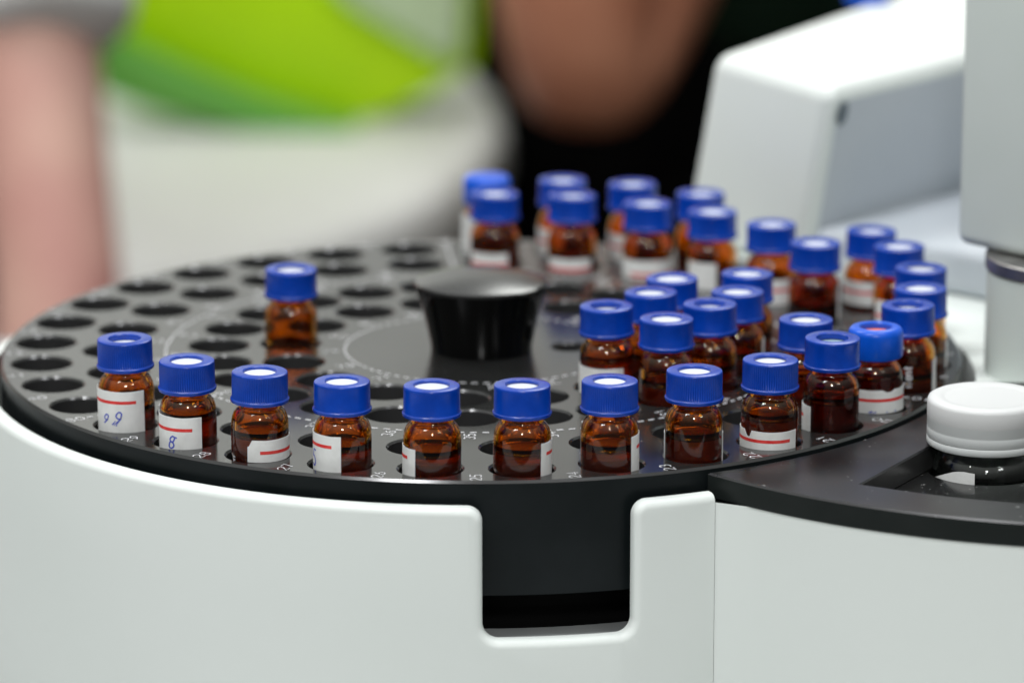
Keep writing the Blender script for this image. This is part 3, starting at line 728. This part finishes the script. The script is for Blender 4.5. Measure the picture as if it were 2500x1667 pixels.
def skin(name, V_, E_, m, parent=None, sub=2):
    """V_: list of (x,y,z,(rx,ry)); one continuous skinned surface"""
    me = bpy.data.meshes.new(name); me.from_pydata([v[:3] for v in V_], E_, []); ob = bpy.data.objects.new(name, me); COL.objects.link(ob)
    md = ob.modifiers.new('s', 'SKIN'); md.use_smooth_shade = True
    ob.modifiers.new('b', 'SUBSURF').levels = sub; ob.modifiers['b'].render_levels = sub
    sv = me.skin_vertices[0].data
    for i, v in enumerate(V_):
        r = v[3]; sv[i].radius = (r, r) if not isinstance(r, tuple) else r
    sv[0].use_root = True
    dg = bpy.context.evaluated_depsgraph_get(); dg.update(); nm = bpy.data.meshes.new_from_object(ob.evaluated_get(dg))
    nm.name = name; bpy.data.objects.remove(ob); o = bpy.data.objects.new(name, nm); COL.objects.link(o)
    nm.materials.clear(); nm.materials.append(m); o.parent = parent
    if hasattr(nm, 'shade_smooth'): nm.shade_smooth()
    return o
skinm = noisy(mat('brown_skin', (.38, .15, .085), .5, .25), 16, (.30, .10, .052), (.47, .21, .125))
skin2 = noisy(mat('pinkish_skin', (.60, .33, .28), .55, .3), 12, (.50, .24, .21), (.68, .42, .34))
blackc = noisy(mat('black_cloth', (.002, .002, .002), 1.0, 0), 40, (.001, .001, .001), (.002, .002, .002))
greenc = noisy(mat('dark_green_cloth', (.012, .024, .016), 1.0, 0), 40, (.010, .020, .013), (.014, .028, .018))
# seated person with a bent elbow
pb = [(.21, 1.42, -.33, .14), (.21, 1.43, -.10, .14), (.22, 1.41, .12, .14), (.21, 1.38, .22, .06), (.20, 1.35, .31, .055), (.19, 1.32, .40, .085), (.19, 1.315, .48, .065),
      (.125, 1.30, .15, .07), (.096, 1.12, .0, .058), (.037, .99, -.154, .032), (.036, 1.0, -.080, .044), (.022, 1.03, .07, .044), (.035, 1.07, .16, .03), (.05, 1.10, .22, .024),
      (.37, 1.42, .17, .07), (.45, 1.44, .02, .055), (.48, 1.42, -.15, .045), (.46, 1.36, -.3, .038), (.44, 1.32, -.36, .03),
      (.12, 1.30, -.36, .10), (.09, 1.05, -.38, .08), (.09, 1.03, -.60, .06), (.09, 1.05, -.86, .05), (.30, 1.30, -.36, .10), (.31, 1.05, -.38, .08), (.31, 1.03, -.60, .06), (.31, 1.05, -.86, .05)]
pe = [(0, 1), (1, 2), (2, 3), (3, 4), (4, 5), (5, 6), (2, 7), (7, 8), (8, 9), (9, 10), (10, 11), (11, 12), (12, 13), (2, 14), (14, 15), (15, 16), (16, 17), (17, 18), (0, 19), (19, 20), (20, 21), (21, 22), (0, 23), (23, 24), (24, 25), (25, 26)]
p1 = empty('person', (.19, 1.2, -.9)); tag(p1, 'blurred person in dark clothes with a bent bare elbow behind the tray', 'person'); po = Vector((-.19, -1.2, .9))
o = skin('body', pb, pe, skinm, p1); o.location = po
o = skin('shirt', [(.24, 1.40, -.26, .23), (.26, 1.40, -.06, .23), (.25, 1.40, .12, .20), (.22, 1.40, .2, .10), (.135, 1.30, .14, .09)], [(0, 1), (1, 2), (2, 3), (2, 4)], greenc, p1); o.location = po
o = skin('trousers', [(.19, 1.44, -.42, .22), (.15, 1.30, -.33, .19), (.15, 1.15, -.33, .19), (.12, 1.10, -.60, .10), (.10, 1.06, -.84, .08), (.30, 1.26, -.33, .16), (.33, 1.14, -.33, .16), (.32, 1.08, -.55, .09), (.31, 1.06, -.84, .075)],
         [(0, 1), (1, 2), (2, 3), (3, 4), (0, 5), (5, 6), (6, 7), (7, 8)], blackc, p1); o.location = po
# head hair
bm = bmesh.new(); bmesh.ops.create_icosphere(bm, subdivisions=3, radius=.092); bmesh.ops.scale(bm, verts=bm.verts, vec=(.95, 1.05, 1.0)); bmesh.ops.translate(bm, verts=bm.verts, vec=(.19, 1.345, .455))
o = obj('hair', bm, blackc, p1); o.location = po
# second person at the left edge, bare forearm hanging
p2 = empty('person', (-.36, .85, -.9)); tag(p2, 'blurred person at the left edge with a bare pinkish arm below a pale sleeve', 'person'); po2 = Vector((.36, -.85, .9))
def A2(x, y, Y): q = px(x, y, Y); return (q[0]*U, Y*U, q[1]*U)
pb = [(-.38, .86, -.10, .11), (-.38, .86, .10, .11), (-.38, .86, .30, .11), (-.38, .86, .40, .05), (-.38, .85, .47, .07), (-.38, .85, .56, .07),
      (-.27, .83, .27, .055), (-.200, .76, .08, .034), (*A2(85, 60, 7.4), .026), (*A2(112, 420, 7.2), .026), (*A2(150, 760, 7.0), .026), (*A2(135, 1000, 6.9), .026), (*A2(140, 1200, 6.8), .012),
      (-.49, .84, .27, .055), (-.54, .78, .04, .045), (-.52, .72, -.12, .04), (-.47, .68, -.17, .03), (-.33, .86, -.2, .08), (-.33, .84, -.5, .06), (-.33, .86, -.86, .045), (-.44, .86, -.2, .08), (-.44, .84, -.5, .06), (-.44, .86, -.86, .045)]
pe = [(0, 1), (1, 2), (2, 3), (3, 4), (4, 5), (2, 6), (6, 7), (7, 8), (8, 9), (9, 10), (10, 11), (11, 12), (2, 13), (13, 14), (14, 15), (15, 16), (0, 17), (17, 18), (18, 19), (0, 20), (20, 21), (21, 22)]
o = skin('body', pb, pe, skin2, p2); o.location = po2
mauve = noisy(mat('mauve_cloth', (.30, .15, .17), .85, .1), 30, (.27, .13, .15), (.33, .17, .19))
o = skin('dress', [(-.335, .87, -.6, .17), (-.32, .87, -.25, .155), (-.33, .87, .1, .14), (-.38, .87, .32, .12)], [(0, 1), (1, 2), (2, 3)], mauve, p2); o.location = po2
palec = noisy(mat('pale_cloth', (.82, .82, .80), .85, .1), 30, (.78, .78, .76), (.86, .86, .84))
o = skin('sleeve', [(-.27, .83, .28, .065), (-.200, .76, .08, .044), (*A2(140, 20, 7.3), .034), (*A2(140, 92, 7.2), .032)], [(0, 1), (1, 2), (2, 3)], palec, p2); o.location = po2
